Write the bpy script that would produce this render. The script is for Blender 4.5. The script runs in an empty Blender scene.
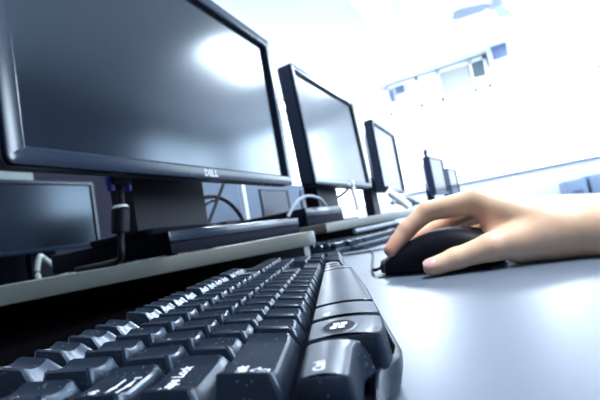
import bpy, bmesh, math, random
import numpy as np
from mathutils import Vector, Matrix
random.seed(3)
S = bpy.context.scene
COL = S.collection
PI = math.pi

# ------------------------------------------------------------------ camera
FPX = 400.0
RX, RY, RZ = -0.17498, 0.078915, 0.07435 + math.radians(21.948)
CAM = Vector((0, 0, .0559))
_F = Vector((math.cos(RZ)*math.cos(RY), math.sin(RZ)*math.cos(RY), math.sin(RY)))
_R0 = Vector((math.sin(RZ), -math.cos(RZ), 0))
_U0 = _R0.cross(_F)
CR = _R0*math.cos(RX) + _U0*math.sin(RX)
CU = -_R0*math.sin(RX) + _U0*math.cos(RX)
cd = bpy.data.cameras.new('camera'); cam = bpy.data.objects.new('camera', cd); COL.objects.link(cam)
M = Matrix.Identity(4)
for i in range(3):
    M[i][0] = CR[i]; M[i][1] = CU[i]; M[i][2] = -_F[i]; M[i][3] = CAM[i]
cam.matrix_world = M
cd.lens = 24; cd.sensor_width = 36; cd.clip_start = .005; cd.clip_end = 60
cd.dof.use_dof = True; cd.dof.focus_distance = .18; cd.dof.aperture_fstop = 18
S.camera = cam

def ray(x, y): return _F + CR*((x-300)/FPX) - CU*((y-200)/FPX)
def at(x, y, d): return CAM + ray(x, y)*d
def plane(x, y, axis, v):
    d = ray(x, y); return CAM + d*((v-CAM[axis])/d[axis])

# ------------------------------------------------------------------ materials
def mat(name, col, rough=.5, spec=.5, noise=0, nscale=40, bump=0, bscale=400, metal=0, emit=None, sss=0, coat=0):
    m = bpy.data.materials.new(name); m.use_nodes = True
    nt = m.node_tree; b = nt.nodes['Principled BSDF']
    b.inputs['Base Color'].default_value = (*col, 1)
    b.inputs['Roughness'].default_value = rough
    b.inputs['Specular IOR Level'].default_value = spec
    b.inputs['Metallic'].default_value = metal
    b.inputs['Coat Weight'].default_value = coat
    if sss:
        b.inputs['Subsurface Weight'].default_value = sss
        b.inputs['Subsurface Radius'].default_value = (1, .35, .2)
        b.inputs['Subsurface Scale'].default_value = .006
    if emit:
        b.inputs['Emission Color'].default_value = (*emit[0], 1); b.inputs['Emission Strength'].default_value = emit[1]
    tc = nt.nodes.new('ShaderNodeTexCoord')
    if noise:
        n = nt.nodes.new('ShaderNodeTexNoise'); n.inputs['Scale'].default_value = nscale; n.inputs['Detail'].default_value = 5
        nt.links.new(tc.outputs['Object'], n.inputs['Vector'])
        r = nt.nodes.new('ShaderNodeMix'); r.data_type = 'RGBA'
        r.inputs['A'].default_value = (*[c*(1-noise) for c in col], 1)
        r.inputs['B'].default_value = (*[min(1, c*(1+noise)) for c in col], 1)
        nt.links.new(n.outputs['Fac'], r.inputs['Factor']); nt.links.new(r.outputs['Result'], b.inputs['Base Color'])
    if bump:
        n = nt.nodes.new('ShaderNodeTexNoise'); n.inputs['Scale'].default_value = bscale; n.inputs['Detail'].default_value = 3
        nt.links.new(tc.outputs['Object'], n.inputs['Vector'])
        bp = nt.nodes.new('ShaderNodeBump'); bp.inputs['Strength'].default_value = bump; bp.inputs['Distance'].default_value = .0005
        nt.links.new(n.outputs['Fac'], bp.inputs['Height']); nt.links.new(bp.outputs['Normal'], b.inputs['Normal'])
    return m

def dusty_black(nm, rough, spec):
    m = mat(nm, (.007, .011, .020), rough, spec, bump=.12, bscale=2600)
    m.node_tree.nodes['Principled BSDF'].inputs['Specular Tint'].default_value = (.62, .80, 1, 1)
    nt = m.node_tree; b = nt.nodes['Principled BSDF']
    tc = nt.nodes.new('ShaderNodeTexCoord')
    v = nt.nodes.new('ShaderNodeTexVoronoi'); v.inputs['Scale'].default_value = 760
    nt.links.new(tc.outputs['Object'], v.inputs['Vector'])
    lt = nt.nodes.new('ShaderNodeMath'); lt.operation = 'LESS_THAN'; lt.inputs[1].default_value = .12
    nt.links.new(v.outputs['Distance'], lt.inputs[0])
    n = nt.nodes.new('ShaderNodeTexNoise'); n.inputs['Scale'].default_value = 160
    nt.links.new(tc.outputs['Object'], n.inputs['Vector'])
    g = nt.nodes.new('ShaderNodeMath'); g.operation = 'GREATER_THAN'; g.inputs[1].default_value = .50
    nt.links.new(n.outputs['Fac'], g.inputs[0])
    mu = nt.nodes.new('ShaderNodeMath'); mu.operation = 'MULTIPLY'
    nt.links.new(lt.outputs[0], mu.inputs[0]); nt.links.new(g.outputs[0], mu.inputs[1])
    r = nt.nodes.new('ShaderNodeMix'); r.data_type = 'RGBA'
    r.inputs['A'].default_value = (.007, .011, .020, 1); r.inputs['B'].default_value = (.22, .26, .32, 1)
    nt.links.new(mu.outputs[0], r.inputs['Factor']); nt.links.new(r.outputs['Result'], b.inputs['Base Color'])
    return m

KEYM = dusty_black('key_plastic', .29, .75)
KEYTOP = dusty_black('key_top_texture', .55, .06)
CASEM = mat('case_plastic', (.006, .010, .020), .36, .35, bump=.1, bscale=2600)
ROWM = mat('smooth_key_plastic', (.006, .010, .020), .28, .55, bump=.1, bscale=2600)
for m_ in (ROWM, CASEM): m_.node_tree.nodes['Principled BSDF'].inputs['Specular Tint'].default_value = (.66, .83, 1, 1)
LEG = mat('legend_print', (.66, .70, .76), .5)
DESKM = mat('desk_laminate', (.09, .118, .16), .36, .45, noise=.06, nscale=900, bump=.05, bscale=1500)
DEDGE = mat('desk_edge', (.16, .2, .28), .5)
BLACKM = mat('black_panel_shade', (.0015, .0015, .002), .9, .0)  # riser back panels, and the sheet painting shade under the riser
RISERM = mat('riser_board', (.092, .102, .094), .45, .4, noise=.12, nscale=30)
BEZM = mat('bezel_plastic', (.005, .011, .024), .22, .30)
HOUSM = mat('housing_plastic', (.018, .027, .055), .5, .2)
SCRM = mat('screen_glass', (.003, .004, .007), .16, .5)
BOXM = mat('computer_plastic', (.004, .005, .011), .75, .05)
CABLEM = mat('cable_rubber', (.004, .005, .009), .5, .15)
GREYCABLE = mat('grey_cable', (.16, .19, .24), .45)
WHITEP = mat('white_plastic', (.75, .78, .80), .45)
NECKM = mat('stand_black', (.004, .005, .010), .5, .12)
BLUEP = mat('blue_plastic', (.006, .02, .32), .4)
MOUSEM = mat('mouse_plastic', (.004, .005, .010), .5, .12)
MOUSEG = mat('mouse_gloss', (.010, .012, .022), .25, .5)
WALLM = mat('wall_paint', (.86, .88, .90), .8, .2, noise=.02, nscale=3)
DARKW = mat('dark_near_wall', (.03, .035, .05), .9, .1)
CEILM = mat('ceiling_paint', (.72, .73, .75), .85, .2)
FLOORM = mat('floor_vinyl', (.42, .45, .50), .4, .4, noise=.1, nscale=12)
BOARDM = mat('whiteboard_enamel', (.90, .91, .93), .35, .4)
TRAYM = mat('grey_aluminium', (.08, .10, .15), .5, .3)
CABM = mat('cabinet_steel', (.075, .11, .17), .45, .5)
SLOTM = mat('cabinet_slot', (.03, .045, .08), .5)
PARTD = mat('dark_fabric', (.018, .018, .030), .95, .1)
PARTL = mat('grey_fabric', (.10, .125, .165), .95, .1)
FRAMEM = mat('window_paint', (.85, .86, .88), .5)
BLINDM = mat('blind_fabric', (.42, .42, .40), .8)
PANEM = mat('dark_pane', (.10, .13, .15), .15, .5)
SPKM = mat('speaker_grey', (.10, .14, .26), .5)
SPKW = mat('speaker_white', (.62, .66, .72), .5)
FANM = mat('fan_paint', (.34, .38, .44), .4, .5)
LAMPM = mat('lamp_diffuser', (.9, .9, .9), .5, emit=((.93, .97, 1), 9.0))
STEELM = mat('steel_tube', (.45, .48, .52), .35, .5, metal=.7)

def skin():
    m = mat('skin', (.66, .43, .33), .42, .4, sss=.18, bump=.18, bscale=900)
    nt = m.node_tree; b = nt.nodes['Principled BSDF']
    tc = nt.nodes.new('ShaderNodeTexCoord'); n = nt.nodes.new('ShaderNodeTexNoise'); n.inputs['Scale'].default_value = 55
    nt.links.new(tc.outputs['Object'], n.inputs['Vector'])
    r = nt.nodes.new('ShaderNodeMix'); r.data_type = 'RGBA'
    r.inputs['A'].default_value = (.80, .50, .32, 1); r.inputs['B'].default_value = (.90, .66, .47, 1)
    at_ = nt.nodes.new('ShaderNodeAttribute'); at_.attribute_name = 'pink'
    nt.links.new(n.outputs['Fac'], r.inputs['Factor'])
    r2 = nt.nodes.new('ShaderNodeMix'); r2.data_type = 'RGBA'; r2.inputs['B'].default_value = (.72, .25, .20, 1)
    nt.links.new(r.outputs['Result'], r2.inputs['A']); nt.links.new(at_.outputs['Fac'], r2.inputs['Factor'])
    nt.links.new(r2.outputs['Result'], b.inputs['Base Color'])
    return m
SKINM = skin()
SCRM.node_tree.nodes['Principled BSDF'].inputs['Specular Tint'].default_value = (.66, .83, 1, 1)
NAILM = mat('nail', (.74, .46, .42), .22, .6, sss=.1)

# ------------------------------------------------------------------ object helpers
def link(o, parent=None):
    COL.objects.link(o)
    if parent is not None: o.parent = parent
    return o
def tag(o, label=None, cat=None, group=None, kind=None):
    if label: o['label'] = label
    if cat: o['category'] = cat
    if group: o['group'] = group
    if kind: o['kind'] = kind
    return o
def thing(name, loc, rz, label, cat, group=None):
    o = bpy.data.objects.new(name, None); o.location = loc; o.rotation_euler = (0, 0, rz); o.empty_display_size = .02
    link(o); return tag(o, label, cat, group)
def obj(name, verts, faces, m, parent=None, smooth=35, loc=None):
    me = bpy.data.meshes.new(name); me.from_pydata([tuple(v) for v in verts], [], faces); me.validate()
    bm = bmesh.new(); bm.from_mesh(me); bmesh.ops.remove_doubles(bm, verts=bm.verts, dist=1e-7)
    bmesh.ops.recalc_face_normals(bm, faces=bm.faces); bm.to_mesh(me); bm.free()
    me.materials.append(m)
    if smooth:
        me.shade_smooth(); me.set_sharp_from_angle(angle=math.radians(smooth))
    o = bpy.data.objects.new(name, me)
    if loc is not None: o.location = loc
    return link(o, parent)
class MB:
    def __init__(s): s.v = []; s.f = []
    def add(s, v, f):
        n = len(s.v); s.v += [tuple(p) for p in v]; s.f += [[i+n for i in q] for q in f]; return s
    def box(s, a, b, bev=0):
        (x0, y0, z0), (x1, y1, z1) = a, b
        if bev:
            bm = bmesh.new(); bmesh.ops.create_cube(bm, size=1)
            for v in bm.verts:
                v.co = ((x0+x1)/2+v.co.x*(x1-x0), (y0+y1)/2+v.co.y*(y1-y0), (z0+z1)/2+v.co.z*(z1-z0))
            bmesh.ops.bevel(bm, geom=list(bm.edges), offset=bev, segments=2, affect='EDGES', profile=.5)
            bm.verts.index_update()
            s.add([v.co[:] for v in bm.verts], [[v.index for v in f.verts] for f in bm.faces]); bm.free(); return s
        v = [(x, y, z) for z in (z0, z1) for y in (y0, y1) for x in (x0, x1)]
        return s.add(v, [[0, 2, 3, 1], [4, 5, 7, 6], [0, 1, 5, 4], [2, 6, 7, 3], [0, 4, 6, 2], [1, 3, 7, 5]])
    def rings(s, R, cap0=True, cap1=True, closed=False):
        n = len(R[0]); v = [p for r in R for p in r]; f = []
        m = len(R)
        for k in range(m if closed else m-1):
            for i in range(n):
                j = (i+1) % n; k2 = (k+1) % m
                f.append([k*n+i, k*n+j, k2*n+j, k2*n+i])
        if cap0 and not closed: f.append(list(range(n))[::-1])
        if cap1 and not closed: f.append([(m-1)*n+i for i in range(n)])
        return s.add(v, f)
    def tube(s, pts, r, n=10):
        pts = [Vector(p) for p in pts]; R = []
        up = Vector((.13, .21, 1)).normalized()
        for i, p in enumerate(pts):
            t = (pts[min(i+1, len(pts)-1)] - pts[max(i-1, 0)]).normalized()
            a = t.cross(up)
            if a.length < 1e-3: a = t.cross(Vector((1, 0, 0)))
            a.normalize(); b = t.cross(a)
            rr = r[i] if isinstance(r, (list, tuple)) else r
            R.append([p+(a*math.cos(2*PI*k/n)+b*math.sin(2*PI*k/n))*rr for k in range(n)])
        return s.rings(R)
    def lathe(s, c, prof, n=24):
        R = [[(c[0]+r*math.cos(2*PI*k/n), c[1]+r*math.sin(2*PI*k/n), c[2]+z) for k in range(n)] for r, z in prof]
        return s.rings(R)
    def build(s, name, m, parent=None, smooth=35): return obj(name, s.v, s.f, m, parent, smooth)
def spline(pts, n=8):
    P = [Vector(p) for p in pts]; P = [P[0]*2-P[1]] + P + [P[-1]*2-P[-2]]; out = []
    for i in range(1, len(P)-2):
        for k in range(n):
            t = k/n; a, b, c, d = P[i-1:i+3]
            out.append(.5*((2*b)+(c-a)*t+(2*a-5*b+4*c-d)*t*t+(3*b-a-3*c+d)*t**3))
    out.append(P[-2]); return out
def offset_poly(poly, d):
    # inward offset of a CCW polygon
    n = len(poly); out = []
    for i in range(n):
        p = Vector(poly[i]); a = (p-Vector(poly[i-1])); b = (Vector(poly[(i+1) % n])-p)
        if a.length < 1e-9: a = b
        if b.length < 1e-9: b = a
        a.normalize(); b.normalize()
        na = Vector((-a.y, a.x)); nb = Vector((-b.y, b.x)); m = (na+nb)
        if m.length < 1e-6: m = na
        m.normalize(); k = d/max(.5, m.dot(na)); out.append(p+m*k)
    return out
def prism(poly, z0, z1, bev=.002):
    A = lambda d, z: [(p.x, p.y, z) for p in offset_poly(poly, d)]
    mb = MB(); mb.rings([A(bev, z0), A(bev*.3, z0+bev*.3), A(0, z0+bev), A(0, z1-bev), A(bev*.3, z1-bev*.3), A(bev, z1)])
    return mb
def copy_tree(o, parent=None):
    c = o.copy(); link(c)
    if parent is not None: c.parent = parent
    for ch in [x for x in bpy.data.objects if x.parent == o]: copy_tree(ch, c)
    return c
_txt = {}
def text_mesh(body, size, bold=0):
    k = (body, size, bold)
    if k in _txt: return _txt[k]
    cu = bpy.data.curves.new('txt', 'FONT'); cu.body = body; cu.size = size; cu.offset = bold; cu.resolution_u = 2
    o = bpy.data.objects.new('txt', cu); COL.objects.link(o)
    dg = bpy.context.evaluated_depsgraph_get(); dg.update()
    me = o.evaluated_get(dg).to_mesh()
    v = [Vector(x.co) for x in me.vertices]; f = [list(p.vertices) for p in me.polygons]
    o.evaluated_get(dg).to_mesh_clear(); bpy.data.objects.remove(o); bpy.data.curves.remove(cu)
    _txt[k] = (v, f); return v, f

# ================================================================== the room (setting)
FZ = -.72; CZ = 2.15
RX0, RX1, RY0, RY1 = -2.2, 6.5, -3.4, 3.4
def struct(mb, name, m): 
    o = mb.build(name, m, None, 0); o['kind'] = 'structure'; return o
struct(MB().box((RX0, RY0, FZ-.1), (RX1, RY1, FZ)), 'floor', FLOORM)
struct(MB().box((RX0, RY0, CZ), (RX1, RY1, CZ+.1)), 'ceiling', CEILM)
wf = MB()
FWY0, FWY1, FWZ0, FWZ1 = -3.2, -1.6, .35, 2.0  # opening added out of view to whiten the farther monitor screens
wf.box((RX1, RY0, FZ), (RX1+.12, RY1, FWZ0)); wf.box((RX1, RY0, FWZ1), (RX1+.12, RY1, CZ)); wf.box((RX1, RY0, FWZ0), (RX1+.12, FWY0, FWZ1)); wf.box((RX1, FWY1, FWZ0), (RX1+.12, RY1, FWZ1))
struct(wf, 'wall_far', WALLM)
w = MB()
for q in ((FWY0, FWZ0, FWY0+.05, FWZ1), (FWY1-.05, FWZ0, FWY1, FWZ1), (FWY0, FWZ0, FWY1, FWZ0+.05), (FWY0, FWZ1-.05, FWY1, FWZ1), (-2.425, FWZ0, -2.375, FWZ1)): w.box((RX1+.03, q[0], q[1]), (RX1+.09, q[2], q[3]))
struct(w, 'window_4', FRAMEM)
struct(MB().box((RX0-.12, RY0, FZ), (RX0, RY1, CZ)), 'wall_near', DARKW)  # unseen wall, kept dark so little light bounces onto the key sides
struct(MB().box((RX0, RY1, FZ), (RX1, RY1+.12, CZ)), 'wall_left', WALLM)
# right wall: piers, sill and lintel around a far window and an added near one
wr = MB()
WINS = [(.9, 1.7), (4.35, 6.25)]  # near opening is added to light the key fronts
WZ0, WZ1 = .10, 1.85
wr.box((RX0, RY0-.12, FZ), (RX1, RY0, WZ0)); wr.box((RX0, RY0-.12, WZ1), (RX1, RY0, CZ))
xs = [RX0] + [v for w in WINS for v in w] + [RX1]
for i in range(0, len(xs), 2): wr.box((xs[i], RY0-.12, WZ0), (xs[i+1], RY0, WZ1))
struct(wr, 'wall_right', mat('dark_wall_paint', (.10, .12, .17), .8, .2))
for i, (x0, x1) in enumerate(WINS):
    w = MB(); t = .05
    for q in ((x0, WZ0, x0+t, WZ1), (x1-t, WZ0, x1, WZ1), (x0, WZ0, x1, WZ0+t), (x0, WZ1-t, x1, WZ1), ((x0+x1)/2-t/2, WZ0, (x0+x1)/2+t/2, WZ1)):
        w.box((q[0], RY0-.09, q[1]), (q[2], RY0-.03, q[3]))
    struct(w, 'window_%d' % (i+2), FRAMEM)  # first frame is the added near window

# high window strip on the far wall
def far(x, y): return plane(x, y, 0, RX1)
hw = thing('window_1', (RX1, .52, 1.75), 0, None, None)
hw['kind'] = 'structure'
def farbox(mb, y0, y1, z0, z1, d0, d1): return mb.box((RX1-d1-RX1, y0-.52, z0-1.75), (RX1-d0-RX1, y1-.52, z1-1.75))
fb = MB()
for (y0, y1, z0, z1) in ((-.2, 1.30, 2.08, 2.13), (-.2, 1.30, 1.66, 1.70), (-.2, -.16, 1.66, 2.13), (1.26, 1.30, 1.66, 2.13), (.46, .50, 1.66, 2.13), (.78, .82, 1.66, 2.13), (0, .03, 1.66, 2.13)):
    farbox(fb, y0, y1, z0, z1, 0, .05)
fb.build('window_frame', FRAMEM, hw, 0)['kind'] = 'structure'
for (y0, y1, m, nm) in ((.03, .46, BLINDM, 'blind'), (.50, .78, mat('pale_blind', (.78, .79, .80), .8), 'blind'), (-.16, 0, PANEM, 'pane')):
    farbox(MB(), y0, y1, 1.86 if nm == 'pane' else 1.70, 2.08, .01, .03).build(nm, m, hw, 0)['kind'] = 'structure'
for (y0, y1, z0, z1) in ((1.02, 1.14, 1.97, 2.07), (1.20, 1.24, 1.88, 2.05)):
    farbox(MB(), y0, y1, z0, z1, .01, .05).build('pane', SPKM, hw, 0)['kind'] = 'structure'

# whiteboard on the far wall
wb = thing('whiteboard', (RX1, 0, .34), 0, 'long white board with thin grey tray across the far wall', 'whiteboard')
MB().box((-.02, -1.47, .02), (-.0005, 1.45, 1.18)).build('board_surface', BOARDM, wb, 0)
fr_ = MB()
fr_.box((-.035, -1.5, -.012), (-.0005, 1.48, .012)); fr_.box((-.03, -1.5, 1.17), (-.0005, 1.48, 1.19)); fr_.box((-.03, -1.5, 0), (-.0005, -1.47, 1.19)); fr_.box((-.03, 1.45, 0), (-.0005, 1.48, 1.19))
fr_.build('board_tray', TRAYM, wb, 0)
# dado panel strip beneath the board, skirting
struct(MB().box((RX1-.015, RY0, FZ), (RX1, RY1, .30)), 'trim_1', mat('dado_paint', (.36, .40, .48), .6, .2))
struct(MB().box((RX1-.03, RY0, FZ), (RX1-.015, RY1, FZ+.09)), 'baseboard_far', TRAYM)

# wall speaker
sp = thing('wall_speaker', (RX1, -.36, 1.95), 0, 'grey and white box speaker high on the far wall right of the window strip', 'speaker')
MB().box((-.22, -.13, 0), (0, .13, .28), .012).build('cabinet', SPKW, sp)
MB().box((-.232, -.115, .012), (-.221, .075, .268), .005).build('grille', SPKM, sp)
# filing cabinets
for i, (y0, y1, lab) in enumerate(((-.955, -.735, 'blue grey steel cabinet at the far wall, nearest to the monitor row'), (-1.40, -.985, 'wide blue grey steel cabinet at the far wall, behind the forearm at the right edge'))):
    c = thing('filing_cabinet', (6.15, (y0+y1)/2, FZ), 0, lab, 'cabinet', 'steel cabinets by the far wall')
    w = (y1-y0)/2; H = .82 + .02*i
    MB().box((-.28, -w, 0), (.28, w, H), .008).build('body', CABM, c)
    for k in range(2):
        d = MB().box((-.296, -w+.015, H-.40-.39*k), (-.281, w-.015, H-.03-.39*k), .004).build('drawer', CABM, c)
        MB().box((-.306, -w*.45, H-.17-.39*k), (-.297, w*.45, H-.13-.39*k)).build('handle', SLOTM, d)
# ceiling fan
fan = thing('ceiling_fan', (4.30, -.32, 1.88), 0, 'pale grey ceiling fan with three blades above the far end of the room', 'fan')
MB().lathe((0, 0, 0), [(.02, -.03), (.07, -.02), (.085, .02), (.085, .07), (.05, .10), (.02, .11)]).build('motor', FANM, fan)
MB().lathe((0, 0, 0), [(.012, .11), (.012, .25), (.05, .255), (.05, .269)]).build('rod', FANM, fan)
for k, ang in enumerate((225, 345, 105)):
    a = math.radians(ang); dx = Vector((math.cos(a), math.sin(a), 0)); dy = Vector((-dx.y, dx.x, .25)).normalized()
    P = []
    for t, w in ((.08, .02), (.12, .05), (.34, .07), (.40, .055)):
        P.append([dx*t+dy*w, dx*t-dy*w])
    v = [p[0] for p in P]+[p[1] for p in P][::-1]
    top = [x+Vector((0, 0, .006)) for x in v]
    MB().rings([v, top]).build('blade', FANM, fan, 0)
# ceiling light panels; near one and left-wall pair are unseen, added fill
LAMPS = ((.35, -.55, 'unseen ceiling light panel added above the keyboard to light the hand'), (4.0, -1.45, 'ceiling light panel at the window side of the room'), (3.9, .75, 'ceiling light panel over the monitor row'), (5.0, -.7, 'ceiling light panel nearest the whiteboard'), (3.5, 2.8, 'ceiling light panel added to brighten the left wall, nearer the camera'), (5.3, 2.9, 'ceiling light panel added to brighten the left wall, farthest from the camera'))
for i, (x, y, lab) in enumerate(LAMPS):
    t = thing('ceiling_light', (x, y, CZ), 0, lab, 'ceiling light', 'ceiling light panels')
    h = MB()
    for q in ((-.62, -.16, -.60, .16), (.60, -.16, .62, .16), (-.62, -.16, .62, -.14), (-.62, .14, .62, .16)): h.box((q[0], q[1], -.014), (q[2], q[3], 0))
    h.build('frame', FRAMEM, t, 0)
    MB().box((-.60, -.14, -.011), (.60, .14, -.002)).build('diffuser', LAMPM, t, 0)

# ================================================================== desk
dk = thing('computer_desk', (1.0, .3, FZ), 0, 'long blue grey laminate desk carrying the keyboard, mouse and risers', 'desk')
H = -FZ
MB().box((-1.7, -.66, H-.028), (4.6, .68, H), .002).build('desktop', DESKM, dk)
for x in (-1.5, .8, 2.6, 4.4):
    for y in (-.58, .60):
        MB().box((x-.025, y-.025, 0), (x+.025, y+.025, H-.028)).build('leg', STEELM, dk, 0)
prism([(x-1.0, y-.3) for x, y in ((-.6, -.06), (.03, .166), (.44, .333), (.52, .36), (.52, .955), (-.6, .955))], H, H+.0015, .0003).build('riser_shade', BLACKM, dk, 0)  # black sheet standing for the shade on the desk under the riser
MB().box((-1.6, .62, .2), (4.5, .64, H-.028)).build('back_panel', DEDGE, dk, 0)

# ------------------------------------------------------------------ risers
def arc_pts(pts, n=6): return [(p.x, p.y) for p in spline([(x, y, 0) for x, y in pts], n)]
R1Z0, R1Z1 = .0340, .0545
front = arc_pts([(-.06, .535), (.08, .515), (.16, .498), (.226, .474), (.272, .450), (.331, .416), (.385, .380), (.44, .337), (.488, .297), (.520, .268), (.538, .2555), (.552, .258), (.562, .272), (.60, .300), (.68, .345), (.775, .398)], 6)
r1 = thing('monitor_riser', (.3, .6, 0), 0, 'pale board riser with bowed front edge under the nearest monitor', 'riser', 'monitor risers')
poly = [(x-.3, y-.6) for x, y in front + [(.775, .90), (-.06, .90)]]
prism(poly, R1Z0, R1Z1, .0022).build('shelf_board', RISERM, r1)
MB().box((.530-.3, .268-.6, 0), (.548-.3, .90-.6, R1Z0-.0002)).build('side_panel', RISERM, r1, 0)
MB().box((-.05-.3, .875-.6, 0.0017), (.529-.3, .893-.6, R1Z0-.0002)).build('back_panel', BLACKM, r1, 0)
R2Z0, R2Z1 = .0445, .065
f2 = arc_pts([(.782, .335), (.90, .305), (1.02, .268), (1.14, .238), (1.30, .225), (1.46, .235), (1.62, .27), (1.80, .31), (1.98, .335)], 5)
r2 = thing('monitor_riser', (1.2, .6, 0), 0, 'pale board riser on the desk beneath the second monitor', 'riser', 'monitor risers')
prism([(x-1.2, y-.6) for x, y in f2+[(1.98, .90), (.782, .90)]], R2Z0, R2Z1, .0022).build('shelf_board', RISERM, r2)
for x in (.79, 1.94): MB().box((x-1.2, .47-.6, 0), (x+.018-1.2, .90-.6, R2Z0-.0002)).build('side_panel', RISERM, r2, 0)
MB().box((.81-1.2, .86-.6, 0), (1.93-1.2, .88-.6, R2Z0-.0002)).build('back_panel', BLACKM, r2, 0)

# ================================================================== monitors
def rrect(u0, v0, u1, v1, r, n=4):
    out = []
    for cx, cy, a0 in ((u1-r, v0+r, -90), (u1-r, v1-r, 0), (u0+r, v1-r, 90), (u0+r, v0+r, 180)):
        for k in range(n+1):
            a = math.radians(a0+90*k/n); out.append((cx+r*math.cos(a), cy+r*math.sin(a)))
    return out
def make_monitor(a, b, z, w, h, floor, label, group, rz=0, side=.026, neck=(.41, .52), neckb=.10, base=None, logo=True, tilt=0, cat='monitor'):
    """a,b,z = lower left front corner; floor = height its stand rests on"""
    t = thing('desktop_monitor', (a, b, floor), rz, label, cat, group)
    z0 = z-floor
    def T(u, v, n):
        return (u, n*math.cos(tilt)+v*math.sin(tilt), z0+v*math.cos(tilt)-n*math.sin(tilt))
    def ring(i, n, r=.008): return [T(u, v, n) for u, v in rrect(i, i, w-i, h-i, max(.0008, r-i if r > i else .0008))]
    bz = .0175
    m = MB(); m.rings([ring(.0, .0075), ring(0, .0022), ring(.0008, .0006), ring(.0022, 0), ring(bz-.0026, 0, .001), ring(bz, .0022, .001), ring(bz+.0008, .0095, .001)], False, False)
    bez = m.build('bezel', BEZM, t)
    m = MB(); m.rings([ring(bz+.001, .0090, .001), ring(bz+.001, .0098, .001)]); m.build('screen', SCRM, t, 0)
    m = MB(); m.rings([ring(.0006, .0076), ring(.0006, side-.003), ring(.003, side), ring(.035, side+.006), ring(.075, side+.032), ring(.10, side+.034)], False); m.build('housing', HOUSM, t)
    if logo:
        v, f = text_mesh('DELL', .0125, .0006)
        wd = max(p.x for p in v)
        tx, ty = w*.50-wd/2, .0042
        V = [T(tx+p.x*1.05, ty+p.y, -.0004) for p in v]
        o = obj('maker_logo', V, f, mat('logo_silver', (.22, .24, .27), .4), bez, 0); o['label'] = 'white maker lettering on the bezel'
    # control buttons underneath the lower right corner
    m = MB()
    for k in range(4): m.box(T(w-.09+.018*k, -.0015, .006), T(w-.078+.018*k, .0006, .016))
    m.build('button_row', HOUSM, t, 0)
    n0, n1 = neck
    m = MB()
    yb = neckb
    m.rings([[(n0, yb-.012, .008), (n1, yb-.012, .008), (n1, yb+.03, .008), (n0, yb+.03, .008)],
             [(n0, yb-.012, z0+.03), (n1, yb-.012, z0+.03), (n1, yb+.03, z0+.03), (n0, yb+.03, z0+.03)],
             [(n0, side+.02, z0+.06), (n1, side+.02, z0+.06), (n1, yb+.03, z0+.12), (n0, yb+.03, z0+.12)]])
    m.build('stand_neck', NECKM, t)
    x0, x1, y0, y1 = base or (n0-.06, n1+.06, yb-.07, yb+.09)
    prism(rrect(x0, y0, x1, y1, .012), 0, .0085, .002).build('stand_base', BOXM, t)
    return t
G = 'monitors along the desk row'
BX = .0870
m1 = make_monitor(.179, .337, .149, .522, .299, BX, 'nearest black monitor with maker lettering, filling the upper left', G, rz=math.radians(1.66), neck=(.210, .362), neckb=.108, base=(.209, .366, .075, .20))
m2 = make_monitor(.938, .408, .171, .509, .333, R2Z1, 'black monitor second along the row, screen washed white', G, neck=(.14, .30), neckb=.075, base=(.10, .36, .02, .17), tilt=math.radians(2), side=.044)
m3 = make_monitor(1.824, .456, .170, .509, .350, R2Z1, 'black monitor third along the row, on the riser end', G, rz=math.radians(1.6), neck=(.02, .13), neckb=.085, base=(-.01, .15, .0, .17), side=.044)
m4 = make_monitor(3.45, .452, .165, .48, .33, 0, 'dark monitor far along the row with a small camera on top', G, rz=math.radians(-6), side=.06, neck=(.18, .28), logo=False)
m5 = make_monitor(4.78, .46, .15, .48, .33, 0, 'farthest dark monitor of the row, partly behind the hand', G, rz=math.radians(-6), side=.05, neck=(.18, .28), logo=False)
wc = thing('webcam', (3.48, .480, .4955), 0, 'tiny dark camera clipped on the far monitor', 'webcam')
MB().box((-.03, -.012, 0), (.03, .012, .012)).build('clip', HOUSM, wc, 0)
MB().lathe((0, 0, .012), [(.008, 0), (.018, .01), (.02, .035), (.012, .05), (.004, .055)]).build('camera_body', HOUSM, wc)
GB = 'rear row monitors'
rb = 1.80
for x, lab in ((.84, 'dark monitor on the desk behind, seen under the left of the nearest monitor'), (2.93, 'blue grey monitor on the desk behind, left of the next riser end'), (3.70, 'blue grey monitor on the desk behind, seen by the second stand')):
    make_monitor(x, rb, .165, .509, .322, 0, lab, GB, neck=(.20, .31), neckb=.07, logo=False)
rd = thing('computer_desk', (2.4, 2.0, FZ), 0, 'grey desk of the row behind, carrying the distant monitors', 'desk')
MB().box((-2.4, -.38, H-.03), (2.4, .38, H)).build('desktop', mat('dark_laminate', (.012, .012, .02), .6, .2), rd, 0)
for x in (-2.2, 0, 2.2):
    for y in (-.3, .3): MB().box((x-.02, y-.02, 0), (x+.02, y+.02, H-.03)).build('leg', STEELM, rd, 0)
pd = thing('partition_screen', (1.35, 2.46, FZ), 0, 'dark fabric partition behind the rear desk, at the left', 'partition')
MB().box((-1.7, -.02, .06), (.72, .02, 1.62)).build('panel', PARTD, pd, 0)
for x in (-1.6, .0, .7): MB().box((x-.03, -.18, 0), (x+.03, .18, .06)).build('foot', STEELM, pd, 0)
pg = thing('partition_screen', (3.6, 2.60, FZ), 0, 'light grey fabric partition behind the rear desk, farther along', 'partition')
MB().box((-1.5, -.02, .06), (1.9, .02, 1.46)).build('panel', PARTL, pg, 0)
MB().box((-1.52, -.025, 0), (-1.49, .025, 1.48)).build('post', WHITEP, pg, 0)
for x in (-1.4, 0, 1.7): MB().box((x-.03, -.18, 0), (x+.03, .18, .06)).build('foot', STEELM, pg, 0)
tw = thing('computer_tower', (1.04, 2.07, 0), 0, 'dark computer tower with pale top cover standing behind the rear left monitor', 'computer')
MB().box((-.13, -.05, 0), (.14, .30, .46), .006).build('case', BOXM, tw)
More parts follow.
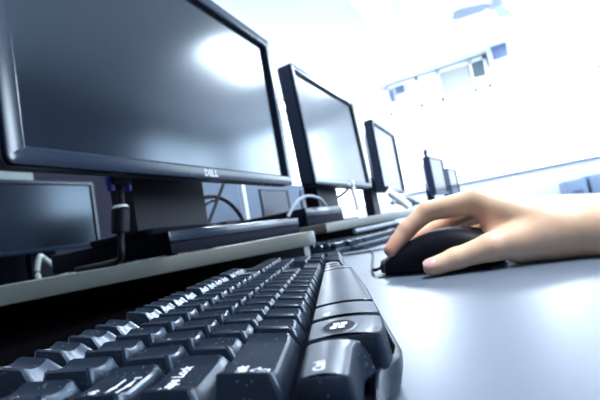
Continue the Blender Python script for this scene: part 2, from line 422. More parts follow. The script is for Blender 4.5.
MB().box((-.11, -.058, .02), (.12, -.0505, .44), .003).build('front_panel', BOXM, tw)
MB().box((-.13, -.05, .4601), (.15, .30, .578), .006).build('top_cover', mat('pale_case', (.14, .17, .165), .5, .2), tw)
t2 = thing('computer_tower', (2.62, 1.95, 0), 0, 'small dark computer box on the rear desk beside a grey monitor', 'computer')
MB().box((-.10, -.05, 0), (.10, .25, .24), .005).build('case', BOXM, t2)
MB().box((-.09, -.058, .015), (.09, -.0505, .225), .003).build('front_panel', HOUSM, t2)
# white post
po = thing('cable_pole', (2.30, 1.56, FZ), 0, 'slim white service pole between the desks', 'pole')
MB().box((-.016, -.016, .012), (.016, .016, CZ-FZ-.012)).build('shaft', mat('pole_paint', (.55, .66, .78), .5), po, 0)
MB().box((-.05, -.05, 0), (.05, .05, .0118)).build('foot_plate', STEELM, po, 0)
MB().box((-.05, -.05, CZ-FZ-.0118), (.05, .05, CZ-FZ)).build('top_plate', STEELM, po, 0)

# ------------------------------------------------------------------ slim computers beneath the monitors
def slim(x0, x1, y0, y1, z0, z1, label):
    c = thing('slim_computer', ((x0+x1)/2, (y0+y1)/2, z0), 0, label, 'computer', 'slim computers on the risers')
    w, d, h = (x1-x0)/2, (y1-y0)/2, z1-z0
    for sx in (-1, 1):
        for sy in (-1, 1): MB().lathe((sx*(w-.03), sy*(d-.03), 0), [(.008, 0), (.008, .002)], 10).build('foot', CABLEM, c)
    MB().box((-w, -d+.004, .002), (w, d, h), .003).build('case', BOXM, c)
    MB().box((-w, -d, .002), (w, -d+.0038, h*.52), .0015).build('front_panel', BOXM, c)
    MB().box((-w, -d, h*.55), (w, -d+.0038, h), .0015).build('drive_cover', BEZM, c)
    return c
slim(.387, .757, .385, .640, R1Z1, BX, 'black slim computer lying flat under the nearest monitor')
slim(.800, 1.03, .385, .60, R2Z1, .107, 'black slim computer under the second monitor, at the left end of its riser')

# ================================================================== cables
def cable(name, pts, r, m, label, cat='cable', group=None, n=8):
    base = Vector(pts[0])
    P = [p-base for p in spline(pts, n)]
    o = MB().tube(P, r, 8).build(name, m, None, 60); o.location = base
    return tag(o, label, cat, group)
vg = thing('video_cable', (.338, .405, R1Z1), 0, 'black video cable with blue plug and ferrite bead hanging behind the nearest monitor', 'cable')
zc = R1Z1
MB().box((-.0135, -.008, .150-zc), (.0135, .008, .172-zc), .002).build('plug', CABLEM, vg)
for s in (-1, 1): MB().lathe((s*.0125, 0, .143-zc), [(.0035, 0), (.0045, .002), (.0045, .016), (.003, .018)], 12).build('thumb_screw', BLUEP, vg)
MB().box((-.017, -.009, .172-zc), (.017, .009, .184-zc), .002).build('connector', BLUEP, vg)
MB().tube(spline([(0, 0, .152-zc), (0, 0, .135-zc), (-.003, 0, .115-zc), (-.005, .004, .085-zc), (-.005, .01, .062-zc), (.005, .05, .0585-zc), (.04, .16, .0585-zc)], 6), .0042, 10).build('cord', CABLEM, vg)
MB().tube([(-.0025, 0, .122-zc), (-.0025, 0, .1205-zc), (-.005, .003, .094-zc), (-.005, .003, .0925-zc)], [.009, .0105, .0105, .009], 16).build('ferrite_bead', CABLEM, vg)
MB().tube([(-.0025, 0, .1255-zc), (-.0025, 0, .1222-zc)], [.0075, .0102], 16).build('bead_cap', WHITEP, vg)
pq = lambda pts, y: [tuple(plane(u, v, 1, y)) for u, v in pts]
cable('power_cable', pq([(225, 178), (222, 188), (217, 201), (212, 214), (208, 224), (205, 231)], .60), .0042, CABLEM, 'black power cable slanting down right of the nearest stand')
cable('power_cable', pq([(196, 202), (206, 197), (217, 197), (228, 202), (237, 211), (244, 222), (248, 230)], .68), .0062, CABLEM, 'thick black cable looped behind the nearest stand')
cable('power_cable', pq([(203, 228), (200, 218), (203, 208), (209, 202), (216, 200)], .74), .0046, CABLEM, 'thin black cable curling behind the nearest stand, inside the thick loop')
cable('grey_cable', [tuple(at(288, 217, .80)), tuple(at(293, 207, .82)), tuple(at(300, 199, .85)), tuple(at(309, 196, .88)), tuple(at(320, 199, .92)), tuple(at(326, 206, .96))], .0034, GREYCABLE, 'light grey cable arching between the nearest and second monitors')
cable('grey_cable', [tuple(plane(x, y, 1, .48)) for x, y in ((120, 243), (130, 239), (138, 227), (143, 211), (145, 194), (146, 180))], .0035, GREYCABLE, 'grey cable curving up left of the nearest stand, right of the ferrite bead')
cable('white_cable', [(1.02, 1.50, .0), (.96, 1.52, .06), (.92, 1.55, .12), (.88, 1.52, .13), (.86, 1.50, .05), (.93, 1.48, .006)], .009, mat('dull_white', (.2, .23, .23), .6), 'white cable bunched before the rear left monitor')
# leads and adaptors on the second riser
z2 = R2Z1
cl = [tuple(at(351, 181, 1.30)), tuple(at(353, 190, 1.30)), tuple(at(356, 200, 1.30)), tuple(at(358, 210, 1.30))]
cable('white_cable', cl, .008, WHITEP, 'thick white cable hanging behind the second monitor', n=5)
cable('power_cable', [tuple(at(330, 200, 1.45)), tuple(at(340, 196, 1.47)), tuple(at(347, 190, 1.48)), tuple(at(352, 183, 1.50))], .0055, CABLEM, 'black cable rising beside the second stand', n=5)
cable('power_cable', [tuple(at(386, 188, 1.75)), tuple(at(391, 195, 1.72)), tuple(at(398, 201, 1.70)), tuple(at(406, 204, 1.72)), tuple(at(414, 203, 1.76))], .013, CABLEM, 'black cable sagging in front of the third monitor', n=5)
cable('grey_cable', [tuple(at(392, 203, 1.6)), tuple(at(400, 199, 1.63)), tuple(at(408, 198, 1.66)), tuple(at(416, 202, 1.70)), tuple(at(424, 205, 1.72))], .009, GREYCABLE, 'grey cable tangled beside the third monitor stand', n=5)
cable('white_cable', [tuple(at(388, 191, 1.52)), tuple(at(395, 196, 1.52)), tuple(at(402, 201, 1.52)), tuple(at(409, 207, 1.52))], .014, WHITEP, 'short white cable below the third monitor corner', n=5)

# ================================================================== keyboard
U = .01905
KB_ROT = math.radians(21.948)
_k = Matrix.Rotation(KB_ROT, 3, 'Z') @ Vector((.08944, -.00224, 0))
kb = thing('keyboard', (_k.x, _k.y, 0), KB_ROT, 'black keyboard with white legends in the foreground', 'keyboard', 'keyboards')

def sm(t): t = max(0, min(1, t)); return t*t*(3-2*t)
def interp(tab, x): return float(np.interp(x*1000, [t[0] for t in tab], [t[1] for t in tab]))/1000
KEYF = [(0, 5.5), (23, 3.5), (27.5, 2.0), (29.8, -1.6), (32.5, -4.6), (39, -6.6), (47, -7.2), (64, -7.6), (120, -7.4), (187, -5.2), (226, -4.0), (236, -1.5), (242, 2.0), (250, 3.4), (290, 5.2)]
LIPF = [(-9, -1.4), (0, -1.6), (10.5, -2.0), (19.4, -2.6), (29, -4.0), (34, -5.6), (38, -8.6), (42.5, -11.0), (48.7, -12.3), (60, -12.3), (70, -12.1), (127, -11.4), (211, -9.2), (232, -8.4), (240, -6.8), (247, -4.2), (256, -2.4), (290, -1.8), (430, -1.4)]
def yf(x): return interp(KEYF, x)      # front line of the bottom-row key tops
def lipy(x): return sum(interp(LIPF, x+d) for d in (-.0015, -.0005, .0005, .0015))/4   # outer front line of the case
# case
fx = [(-.0075), -.004, .004, .010] + [.012+.0025*i for i in range(13)] + [.05+.0186*i for i in range(11)] + [.244+.0026*i for i in range(12)] + [.29, .33, .37, .41, .43]
pl_ = [(x, lipy(x)) for x in fx] + [(.436, .004), (.438, .02), (.438, .132), (.434, .139), (.428, .1415), (.0, .1415), (-.006, .139), (-.009, .132), (-.009, .02), (-.009, .0025)]
def ring_k(d, z, slope=.055): return [(p.x, p.y, z+slope*(p.y+.01)*(1 if z > .004 else 0)) for p in offset_poly(pl_, d)]
mb = MB()
mb.rings([ring_k(.004, .001), ring_k(.0015, .003), ring_k(.0003, .007), ring_k(0, .0110), ring_k(.0004, .0122), ring_k(.0011, .0128), ring_k(.0018, .0128), ring_k(.0024, .0122), ring_k(.0027, .0110), ring_k(.0029, .005)])
mb.build('case', CASEM, kb)

def key_outline(x0, x1, y0, y1, c, nx, yfn=None):
    """front samples left->right then back samples right->left, corners chamfered with c"""
    F = []; B = []
    xs = [0, c*.3, c] + [c+(x1-x0-2*c)*i/(nx+1) for i in range(1, nx+1)] + [x1-x0-c, x1-x0-c*.3, x1-x0]
    n = len(xs)
    for i, dx in enumerate(xs):
        e = c if i in (0, n-1) else (c*.3 if i in (1, n-2) else 0)
        x = x0+dx
        fy = yfn(x) if yfn else y0
        F.append((x, fy+e)); B.append((x, y1-e))
    return F, B
def make_key(name, x0, x1, yb0, yb1, yt0, yt1, zb, zt0, zt1, ins=.0040, dish=.0015, nx=7, yfn=None, skirt=.006, convex=0, m_=None):
    """x0..x1 key slot; yb* base front/back, yt* top front/back, zt0/zt1 top height front/back"""
    g = .0006
    def topz(x, y):
        u = ((x-(x0+x1)/2)/((x1-x0)/2-ins)) if True else 0
        yfv = yfn(x) if yfn else yt0
        t = (y-yfv)/max(1e-6, (yt1-yfv))
        z = zt0+(zt1-zt0)*t
        if convex:
            return z + convex*(1-(2*t-1)**2) - convex
        k = min(1.0, abs(u)) if (x1-x0) < 1.4*U else max(0, (abs(x-(x0+x1)/2)-((x1-x0)/2-ins-.0055))/.0055)
        return z + dish*(k*k) - dish*.35
    fb = (lambda x: yfn(x)-skirt) if yfn else None
    base = key_outline(x0+g, x1-g, yb0, yb1, .0012, nx, fb)
    mid = key_outline(x0+g+(ins-g)*.3, x1-g-(ins-g)*.3, yb0+(yt0-yb0)*.12, yb1+(yt1-yb1)*.4, .0014, nx, (lambda x: yfn(x)-skirt*.7) if yfn else None)
    top0 = key_outline(x0+ins*.86-.0003, x1-ins+.0003, yt0-.0004, yt1+.0004, .0013, nx, (lambda x: yfn(x)-.0006) if yfn else None)
    top = key_outline(x0+ins*.86+.0003, x1-ins-.0003, yt0+.0003, yt1-.0003, .0012, nx, yfn)
    zm = lambda x, y: zb+(topz(x, y)-zb)*.56
    R = []
    for (Fo, Bo), zf in ((base, lambda x, y: zb), (mid, zm), (top0, lambda x, y: topz(x, y)-.00055), (top, topz)):
        R.append([(x, y, zf(x, y)) for x, y in Fo] + [(x, y, zf(x, y)) for x, y in reversed(Bo)])
    m = MB(); m.rings(R, True, False)
    Fo, Bo = top; n = len(Fo); ny = 6 if convex else 1
    for i in range(n-1):
        for j in range(ny):
            q = []
            for (i_, j_) in ((i, j), (i+1, j), (i+1, j+1), (i, j+1)):
                x = Fo[i_][0]; y = Fo[i_][1]+(Bo[i_][1]-Fo[i_][1])*j_/ny
                q.append((x, y, topz(x, y)))
            m.add(q, [[0, 1, 2, 3]])
    o = m.build(name, m_ or KEYM, kb, 40 if convex else 21)
    o.data.materials.append(KEYTOP)      # textured matt tops with smoother sides; the bottom row the other way round
    for p in o.data.polygons:
        if (p.normal.z > .8) != bool(m_): p.material_index = 1
    return o, topz
def legend(key, topz, body, x, y, size, bold=.00006, mirror=False, lift=.00012):
    v, f = text_mesh(body, size, bold) if isinstance(body, str) else body
    V = [(x+p.x, y+p.y, topz(x+p.x, y+p.y)+lift) for p in v]
    o = obj('legend', V, f, LEG, key, 0); return o
def arrow(dx, dy, L, w):   # outlined/solid arrow in local units
    d = Vector((dx, dy, 0)).normalized(); p = Vector((-d.y, d.x, 0))
    pts = [p*w*.5, -p*w*.5, d*L*.5-p*w*.5, d*L*.5-p*w*1.25, d*L, d*L*.5+p*w*1.25, d*L*.5+p*w*.5]
    return [Vector(q) for q in pts], [[0, 1, 2, 6], [3, 4, 5], [2, 3, 5, 6]]
def hollow_arrow(L, w, t):  # shift arrow pointing to +y
    o = [(-w*.5, 0), (w*.5, 0), (w*.5, L*.5), (w*1.15, L*.5), (0, L), (-w*1.15, L*.5), (-w*.5, L*.5)]
    P = [Vector((x, y)) for x, y in o]; I = offset_poly(o, t)
    n = len(o); v = [Vector((p.x, p.y, 0)) for p in P]+[Vector((p.x, p.y, 0)) for p in I]
    return v, [[i, (i+1) % n, n+(i+1) % n, n+i] for i in range(n)]

ROWS = {  # centre y, top front dy, front height, back height, base z
    'F': (6.0*U, -.0042, .0267, .0290, .0172),
    'N': (4.5*U, -.0071, .0271, .0282, .0158),
    'T': (3.5*U, -.0071, .0251, .0258, .0148),
    'C': (2.5*U, -.0057, .0236, .0248, .0138),
    'S': (1.5*U, -.0060, .0245, .0262, .0128),
}
def std_key(name, row, x, w, leg=None, h=1.0, size=.0040, yrow=None):
    cy, dy, z0, z1, zb = ROWS[row]
    k, tz = make_key(name, x*U, (x+w)*U, cy-.0088, cy+.0088+(h-1)*U, cy+dy, cy+.0068+(h-1)*U, zb, z0, z1, nx=9 if w < 1.4 else 17)
    if leg:
        lx = x*U+.0050; ty = cy+dy
        for i, s in enumerate(leg if isinstance(leg, (list, tuple)) else [leg]):
            legend(k, tz, s, lx, ty+(.0078 if len(leg) == 1 or isinstance(leg, str) else (.0080 if i == 0 else .0016)), size)
    return k, tz
# function row
std_key('function_key', 'F', 0, 1, 'Esc', size=.0030)
fxs = [1.70+i for i in range(4)] + [6.20+i for i in range(4)] + [10.75+i for i in range(4)]
for i, x in enumerate(fxs): std_key('function_key', 'F', x, 1, 'F%d' % (i+1), size=.0032)
# number row
for i, (a, b) in enumerate(zip('`1234567890-=', '~!@#$%^&*()_+')): std_key('number_key', 'N', i, 1, [b, a], size=.0044)
std_key('backspace_key', 'N', 13, 2, 'Backspace', size=.0030)
# tab row
k, tz = std_key('tab_key', 'T', 0, 1.5)
ty = 3.5*U-.0071
legend(k, tz, 'Tab', .0058, ty+.0090, .0034)
for yy, sgn in ((.0055, -1), (.0022, 1)):
    v, f = arrow(sgn, 0, .0105, .0006)
    legend(k, tz, (v, f), .0062+(.0108 if sgn < 0 else 0), ty+yy, 0)
    legend(k, tz, ([Vector((-.0003, -.0011, 0)), Vector((.0003, -.0011, 0)), Vector((.0003, .0011, 0)), Vector((-.0003, .0011, 0))], [[0, 1, 2, 3]]), .0062+(-.0004 if sgn < 0 else .0112), ty+yy, 0)
for i, c in enumerate('QWERTYUIOP'): std_key('letter_key', 'T', 1.5+i, 1, c, size=.0052)
for i, (a, b) in enumerate(('[{', ']}')): std_key('symbol_key', 'T', 11.5+i, 1, [b, a], size=.0042)
std_key('symbol_key', 'T', 13.5, 1.5, ['|', '\\'], size=.0042)
# caps row
k, tz = std_key('caps_lock_key', 'C', 0, 1.75)
legend(k, tz, 'Caps Lock', .0052, 2.5*U+.0010, .0043, .0001)
for i, c in enumerate('ASDFGHJKL'): std_key('letter_key', 'C', 1.75+i, 1, c, size=.0052)
for i, (a, b) in enumerate((';:', "'\"")): std_key('symbol_key', 'C', 10.75+i, 1, [b, a], size=.0042)
std_key('enter_key', 'C', 12.75, 2.25, 'Enter', size=.0034)
# shift row
k, tz = std_key('shift_key', 'S', 0, 2.25)
legend(k, tz, 'Shift', .0058, 1.5*U+.0012, .0036, .0001)
legend(k, tz, hollow_arrow(.0050, .0022, .00042), .0088, 1.5*U-.0046, 0)
for i, c in enumerate('ZXCVBNM'): std_key('letter_key', 'S', 2.25+i, 1, c, size=.0052)
for i, (a, b) in enumerate((',<', '.>', '/?')): std_key('symbol_key', 'S', 9.25+i, 1, [b, a], size=.0042)
std_key('shift_key', 'S', 12.25, 2.75, 'Shift', size=.0034)
# bottom row
def big_key(name, a, b, nx=9):
    return make_key(name, a*U, b*U, 0, .0192, 0, .0165, .0125, .0238, .0244, ins=.0024, dish=0, nx=nx, yfn=yf, skirt=.0014, convex=.0011, m_=ROWM)
k, tz = big_key('control_key', 0, 1.60); legend(k, tz, 'Ctrl', .0040, .0105, .0040, .00012)
k, tz = big_key('emblem_key', 1.60, 2.97, 15)
cx, cy = 2.18*U, .0068
ring = [(cx+.0088*math.cos(2*PI*i/28), cy+.0060*math.sin(2*PI*i/28)) for i in range(28)]
rin = [(cx+.0078*math.cos(2*PI*i/28), cy+.0052*math.sin(2*PI*i/28)) for i in range(28)]
V = [(x, y, tz(x, y)+.0002) for x, y in ring]+[(x, y, tz(x, y)+.00035) for x, y in rin]
obj('emblem_ring', V, [[i, (i+1) % 28, 28+(i+1) % 28, 28+i] for i in range(28)], CASEM, k, 60)
V = [(x, y, tz(x, y)+.00018) for x, y in rin]
obj('emblem_disc', V, [list(range(28))], KEYTOP, k, 0)
V = []; Fq = []
for ix in range(2):
    for iy in range(2):
        n0 = len(V)
        for j in range(5):
            for side_ in (0, 1):
                fx_ = -.0034+ix*.0036+j*.00078; fy_ = (-.0023 if iy == 0 else .0002)+side_*.0020+.0006*math.sin((fx_+.004)/.008*2*PI)
                V.append((cx+fx_, cy+fy_, tz(cx+fx_, cy+fy_)+.0004))
        for j in range(4): Fq.append([n0+2*j, n0+2*j+2, n0+2*j+3, n0+2*j+1])
obj('emblem_flag', V, Fq, LEG, k, 0)
k, tz = big_key('alt_key', 2.97, 4.33, 9); legend(k, tz, 'Alt', 2.97*U+.0040, .0100, .0038, .0001)
k, tz = big_key('space_bar', 4.33, 11.40, 25)
k, tz = big_key('alt_key', 11.40, 12.60); legend(k, tz, 'Alt', 11.4*U+.0040, .0100, .0038, .0001)
k, tz = big_key('menu_key', 12.60, 13.65, 15)
k, tz = big_key('control_key', 13.65, 15.0); legend(k, tz, 'Ctrl', 13.65*U+.0040, .0100, .0036, .0001)
# navigation cluster and number pad
for i, s in enumerate(('PrtSc', 'ScrLk', 'Pause')): std_key('navigation_key', 'F', 15.35+i, 1, s, size=.0024)
for i, s in enumerate(('Ins', 'Home', 'PgUp')): std_key('navigation_key', 'N', 15.35+i, 1, s, size=.0026)
for i, s in enumerate(('Del', 'End', 'PgDn')): std_key('navigation_key', 'T', 15.35+i, 1, s, size=.0026)
def low_key(name, x, w, s, h=1):
    cy = .5*U
    k, tz = make_key(name, x*U, (x+w)*U, cy-.0088, cy+.0088+(h-1)*U, cy-.0055, cy+.0068+(h-1)*U, .0125, .0236, .0252, nx=9 if w < 1.4 else 17)
    if s: legend(k, tz, s, x*U+.0050, cy, .0042)
for i in range(3):
    low_key('arrow_key', 15.35+i, 1, '')
    v, f = arrow(*((-1, 0), (0, -1), (1, 0))[i], .004, .0008)
std_key('arrow_key', 'S', 16.35, 1)
px = 18.5
for i, s in enumerate(('Num', '/', '*', '-')): std_key('number_pad_key', 'N', px+i, 1, s, size=.0036)
for r, row in (('T', '789'), ('C', '456'), ('S', '123')):
    for i, s in enumerate(row): std_key('number_pad_key', r, px+i, 1, s, size=.0046)
std_key('number_pad_key', 'C', px+3, 1, '+', h=2, size=.0046)
low_key('number_pad_key', px, 2, '0'); low_key('number_pad_key', px+2, 1, '.'); low_key('number_pad_key', px+3, 1, '', h=2)

# a second keyboard of the same kind under the next riser, too far to show its print
k2 = kb.copy(); link(k2); k2['label'] = 'black keyboard on the desk under the second riser, behind the mouse cable'
for ch in [o for o in bpy.data.objects if o.parent == kb]:
    c = ch.copy(); link(c); c.parent = k2
k2.location = (.70, .285, 0); k2.rotation_euler = (0, 0, math.radians(-14))

# ================================================================== mouse
MX, MY, MR = .391, .061, math.radians(-10)
ms = thing('computer_mouse', (MX, MY, 0), MR, 'black cabled mouse under the hand', 'mouse')
# long axis local +y (front), half length .057
def prof(t):   # t 0 rear .. 1 front -> half width, height
    wv = .0315*(1-abs(2*t-1)**4.0*.40)*(1-.10*math.sin(PI*min(1, t*1.1)))
    hv = .0155+.0215*math.sin(PI*min(1, max(0, (t*.86+.16))))**1.1
    return wv, hv
Rg = []; N = 26; MM = 28
for i in range(N+1):
    t = i/N; y = -.055+.110*t
    wv, hv = prof(t)
    e = min(t, 1-t)*N
    sc = 1 if e >= 2 else (.62, .90, 1)[int(e)]
    rr = []
    for j in range(MM):
        th = 2*PI*j/MM; c, s = math.cos(th), math.sin(th)
        x = wv*sc*math.copysign(abs(c)**.62, c)
        zz = math.copysign(abs(s)**.62, s)
        z = .005+(hv-.005)*zz*(1 if sc == 1 else .72+.28*sc) if zz > 0 else .005+.0042*zz
        rr.append((x*(1-.10*max(0, zz)), y, z))
    Rg.append(rr)
MB().rings(Rg).build('shell', MOUSEM, ms, 50)
MB().box((-.0006, .008, .0345), (.0006, .052, .0372)).build('button_seam', HOUSM, ms, 0) if False else None
MB().tube([(-.0025, .034, .0285), (.0025, .034, .0285)], .0085, 18).build('scroll_wheel', CABLEM, ms)
MB().box((-.030, -.05, .0005), (-.024, .05, .0012)).build('glide_foot', HOUSM, ms, 0)
MB().box((.024, -.05, .0005), (.030, .05, .0012)).build('glide_foot', HOUSM, ms, 0)
MB().tube([(0, .053, .0065), (0, .057, .0062), (0, .060, .0058)], [.0042, .0036, .0026], 12).build('strain_relief', CABLEM, ms)
_m = Matrix.Rotation(MR, 3, 'Z')
q0 = _m @ Vector((0, .060, .0058)) + Vector((MX, MY, 0))
inv = _m.transposed()
cp = [q0, q0+_m @ Vector((.004, .012, .0)), plane(372, 252, 2, .004), plane(362, 246.5, 2, .0045), plane(349, 241, 2, .009), plane(336, 236.5, 2, .014), plane(326, 233.5, 2, .016), Vector((.645, .33, .012)), Vector((.68, .42, .004)), Vector((.69, .56, .004))]
P = [inv @ (p-Vector((MX, MY, 0))) for p in spline(cp, 8)]
MB().tube(P, .0017, 8).build('cord', CABLEM, ms)
# second thin cord
cable('grey_cable', [(.665, .262, .0035), (.672, .225, .0035), (.69, .20, .0035), (.74, .185, .0035), (.86, .165, .0035), (1.0, .13, .0035)], .0028, GREYCABLE, 'thin grey cable lying on the desk beside the riser corner')
cable('power_cable', [(1.18, .12, .0052), (1.20, .17, .0052), (1.19, .22, .0052), (1.22, .28, .0052), (1.30, .36, .0052)], .005, CABLEM, 'black cable lying under the second riser edge')
cable('grey_cable', [(.88, .310, .0356), (.95, .285, .0356), (1.02, .262, .0366), (1.06, .25, .036), (1.08, .29, .0356)], .006, GREYCABLE, 'grey cable heaped under the second riser')

# ================================================================== hand and forearm (one continuous surface)
prims = []
def cone(p, q, r1, r2, k=.004, g=0): prims.append(('c', np.array(p), np.array(q), r1, r2, k, g))
def chain(pts, rad, k=.003, g=0):
    for i in range(len(pts)-1): cone(pts[i], pts[i+1], rad[i], rad[i+1], k, g)
A_ = lambda x, y, d: tuple(at(x, y, d))
idx = [A_(391.5, 250, .378), A_(407, 229.5, .379), A_(427, 211.5, .377), A_(478, 201, .353)]
mid = [A_(410, 240, .398), A_(424, 233, .402), A_(448, 220, .402), A_(491, 199.5, .372)]
rng = [A_(424, 244, .432), A_(434, 236, .432), A_(458, 222, .424), A_(501, 206, .388)]
pky = [A_(452, 254, .440), A_(460, 246, .438), A_(478, 230, .425), A_(511, 212, .400)]
thb = [A_(432.5, 267, .334), A_(456, 258.5, .331), A_(492, 247, .324), A_(540, 236, .318)]
wr1 = A_(556, 229, .318); wr2 = A_(562, 229, .345)
fa1 = A_(610, 230, .300); fa2 = A_(612, 231, .322)
chain(idx, [.0073, .0082, .0093, .0115], .003, 1)
chain(mid, [.0072, .0082, .0092, .0115], .003, 2)
chain(rng, [.0070, .0078, .0088, .011], .003, 3)
chain(pky, [.0062, .0068, .0076, .0098], .003, 4)
chain(thb, [.0078, .0086, .0112, .0165], .004, 5)
for i, (f_, r0, r1_) in enumerate(((idx, .0115, .0172), (mid, .0118, .0172), (rng, .011, .0155), (pky, .0098, .0145))):
    w_ = np.array(wr1)*(1-i/3*.85)+np.array(wr2)*(i/3*.85)
    w_ = w_*.8+np.array(f_[3])*.2
    cone(f_[3], w_, r0, r1_, .008, 6)
# web between thumb and index, heel of the hand
cone(A_(500, 240, .334), A_(490, 217, .348), .0100, .0100, .009, 6)
cone(A_(520, 244, .322), A_(560, 238, .314), .0150, .0150, .010, 6)
cone(A_(530, 242, .365), A_(562, 240, .338), .0140, .0150, .010, 6)
cone(A_(512, 225, .365), A_(545, 232, .340), .0150, .0150, .010, 6)
cone(wr1, fa1, .0196, .0208, .012, 6); cone(wr2, fa2, .0180, .0200, .012, 6)
el = np.array(fa1)+(np.array(fa1)-np.array(wr1))*3.2
el1 = (.385, -.30, .034); el2 = (.418, -.30, .034)
cone(fa1, el1, .0208, .030, .012, 6); cone(fa2, el2, .0195, .030, .012, 6)
vox = .00135
lo = np.array([.30, -.335, -.003]); hi = np.array([.52, .14, .085])
gx, gy, gz = [np.arange(lo[i], hi[i], vox) for i in range(3)]
def field(Pt):
    gf = {}
    for (_, p, q, r1_, r2_, k, g) in prims:
        ba = q-p; L = max(1e-9, ba@ba)
        t = np.clip(((Pt-p)@ba)/L, 0, 1)
        d = np.linalg.norm(Pt-p-t[..., None]*ba, axis=-1) - (r1_+(r2_-r1_)*t)
        if g in gf:
            h = np.clip(.5+.5*(gf[g][0]-d)/k, 0, 1); gf[g] = (gf[g][0]*(1-h)+d*h-k*h*(1-h), k)
        else: gf[g] = (d, k)
    out = gf[6][0]
    for g in (1, 2, 3, 4, 5):
        d = gf[g][0]; k = .0045
        h = np.clip(.5+.5*(out-d)/k, 0, 1); out = out*(1-h)+d*h-k*h*(1-h)
    return out
D = np.empty((len(gx), len(gy), len(gz)), np.float32)
for i, x in enumerate(gx):
    Y, Z = np.meshgrid(gy, gz, indexing='ij')
    D[i] = field(np.stack([np.full_like(Y, x), Y, Z], -1))
# flatten the underside against the desk
Zg = np.meshgrid(gy, gz, indexing='ij')[1]
D = np.maximum(D, (.0008-Zg)[None].astype(np.float32))
# naive surface nets
sg = D < 0
cells = np.zeros(tuple(n-1 for n in D.shape), np.int8)
for dx in (0, 1):
    for dy in (0, 1):
        for dz in (0, 1): cells += sg[dx:dx+cells.shape[0], dy:dy+cells.shape[1], dz:dz+cells.shape[2]]
act = np.argwhere((cells > 0) & (cells < 8))
acc = np.zeros((len(act), 3)); cnt = np.zeros(len(act))
cor = [(dx, dy, dz) for dx in (0, 1) for dy in (0, 1) for dz in (0, 1)]
for a_ in cor:
    for b_ in cor:
        if sum(b_)-sum(a_) == 1 and all(b_[i] >= a_[i] for i in range(3)):
            da = D[tuple((act+a_).T)]; db = D[tuple((act+b_).T)]
            c_ = (da < 0) != (db < 0)
            t = np.where(c_, da/np.where(c_, da-db, 1), 0)
            pos = np.array(a_)+t[:, None]*(np.array(b_)-np.array(a_))
            acc += np.where(c_[:, None], pos, 0); cnt += c_
vert = lo+(act+acc/cnt[:, None])*vox
ids = -np.ones(cells.shape, np.int64); ids[tuple(act.T)] = np.arange(len(act))
faces = []
for ax in range(3):
    sl0 = [slice(None)]*3; sl1 = [slice(None)]*3; sl0[ax] = slice(0, -1); sl1[ax] = slice(1, None)
    s0, s1 = sg[tuple(sl0)], sg[tuple(sl1)]
    e = np.argwhere(s0 != s1); o1, o2 = [i for i in range(3) if i != ax]
    e = e[(e[:, o1] > 0) & (e[:, o2] > 0) & (e[:, o1] < D.shape[o1]-1) & (e[:, o2] < D.shape[o2]-1)]
    u1 = np.zeros(3, int); u1[o1] = 1; u2 = np.zeros(3, int); u2[o2] = 1
    q = np.stack([ids[tuple((e-u1-u2).T)], ids[tuple((e-u2).T)], ids[tuple(e.T)], ids[tuple((e-u1).T)]], 1)
    faces += q[(q >= 0).all(1)].tolist()
# a little smoothing
nb = np.zeros_like(vert); nc = np.zeros(len(vert))
Fq = np.array(faces)
E_ = np.concatenate([Fq[:, [0, 1]], Fq[:, [1, 2]], Fq[:, [2, 3]], Fq[:, [3, 0]]])
for it in range(4):
    nb[:] = 0; nc[:] = 0
    np.add.at(nb, E_[:, 0], vert[E_[:, 1]]); np.add.at(nc, E_[:, 0], 1); np.add.at(nb, E_[:, 1], vert[E_[:, 0]]); np.add.at(nc, E_[:, 1], 1)
    vert = vert*.5+.5*nb/nc[:, None]
org = np.array([.375, -.05, 0.0])
hand = obj('person', vert-org, faces, SKINM, None, 0, loc=tuple(org))
hand.data.shade_smooth()
tag(hand, 'bare right hand and forearm of a person holding the black mouse', 'person')
# rosier skin at the fingertips, knuckles and web (a colour of the skin itself)
at_ = hand.data.attributes.new('pink', 'FLOAT', 'POINT')
co = np.array([v.co[:] for v in hand.data.vertices])+org
pk = np.zeros(len(co))
for c, r, s in ((idx[0], .020, .75), (idx[1], .014, .35), (idx[2], .013, .25), (mid[0], .02, .6), (mid[1], .016, .4), (rng[0], .02, .6), (pky[0], .02, .6), (A_(484, 226, .345), .020, .55), (thb[0], .014, .35)):
    pk = np.maximum(pk, s*np.clip(1-np.linalg.norm(co-np.array(c), axis=1)/r, 0, 1)**.7)
at_.data.foreach_set('value', pk.astype(np.float32))
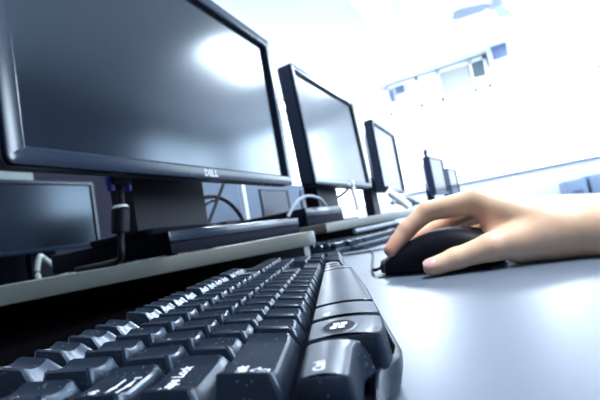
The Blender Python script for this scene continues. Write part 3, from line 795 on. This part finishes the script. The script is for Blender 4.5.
# thumb nail
tn = Vector(A_(434.5, 264, .334)); ax_ = (Vector(thb[0])-Vector(thb[1])).normalized()
nrm = (CAM-tn).normalized(); nrm = (nrm*.72+Vector((0, 0, 1))*.55); nrm = (nrm-ax_*nrm.dot(ax_)).normalized(); tz_ = ax_.cross(nrm)
V = []; Fn = []; nu, nv = 9, 9
cen = Vector(thb[0])+ax_*.0012
for i in range(nu):
    for j in range(nv):
        u = -1+2*i/(nu-1); v = -1+2*j/(nv-1)
        wv = 1-.18*max(0, u)**3
        ang = v*.62*wv; rad = .0083
        V.append(cen+ax_*(u*.0056*(1-.25*v*v*(u > 0)))+(nrm*math.cos(ang)+tz_*math.sin(ang))*(rad-.0009*max(0, u)**2-.0007*max(0, -u)**2)-Vector(org))
for i in range(nu-1):
    for j in range(nv-1): Fn.append([i*nv+j, i*nv+j+1, (i+1)*nv+j+1, (i+1)*nv+j])
obj('thumb_nail', V, Fn, NAILM, hand, 60)

# ================================================================== light
def area(name, loc, rot, sx, sy, power, col=(1, 1, 1)):
    l = bpy.data.lights.new(name, 'AREA'); l.shape = 'RECTANGLE'; l.size = sx; l.size_y = sy; l.energy = power; l.color = col
    o = bpy.data.objects.new(name, l); o.location = loc; o.rotation_euler = rot; link(o); return o
for (x0, x1), pw in zip(WINS, (270, 70)):  # near window's power is added fill for the key fronts
    area('window_day_and_fill', ((x0+x1)/2, RY0-.10, (WZ0+WZ1)/2), (math.radians(90), 0, 0), x1-x0-.1, WZ1-WZ0-.1, pw*(x1-x0), (.68, .84, 1))
area('window_day_and_fill', (RX1+.10, (FWY0+FWY1)/2, (FWZ0+FWZ1)/2), (0, math.radians(90), 0), FWZ1-FWZ0-.1, FWY1-FWY0-.1, 118, (.66, .83, 1))  # added fill through the unseen far-wall opening
for (x, y, _l), pw in zip(LAMPS, (74, 90, 90, 80, 160, 190)):
    area('lamp_light', (x, y, CZ-.022), (0, 0, 0), 1.15, .26, pw, (.96, .97, 1) if x < 1 else (.78, .89, 1))
W = bpy.data.worlds.new('world'); S.world = W; W.use_nodes = True
W.node_tree.nodes['Background'].inputs['Color'].default_value = (.55, .75, 1, 1)
W.node_tree.nodes['Background'].inputs['Strength'].default_value = 1.0

S.view_settings.view_transform = 'Standard'; S.view_settings.look = 'None'
S.view_settings.exposure = 0.1; S.view_settings.gamma = 1; S.view_settings.use_curve_mapping = False
S.cycles.use_denoising = True
S.cycles.max_bounces = 8
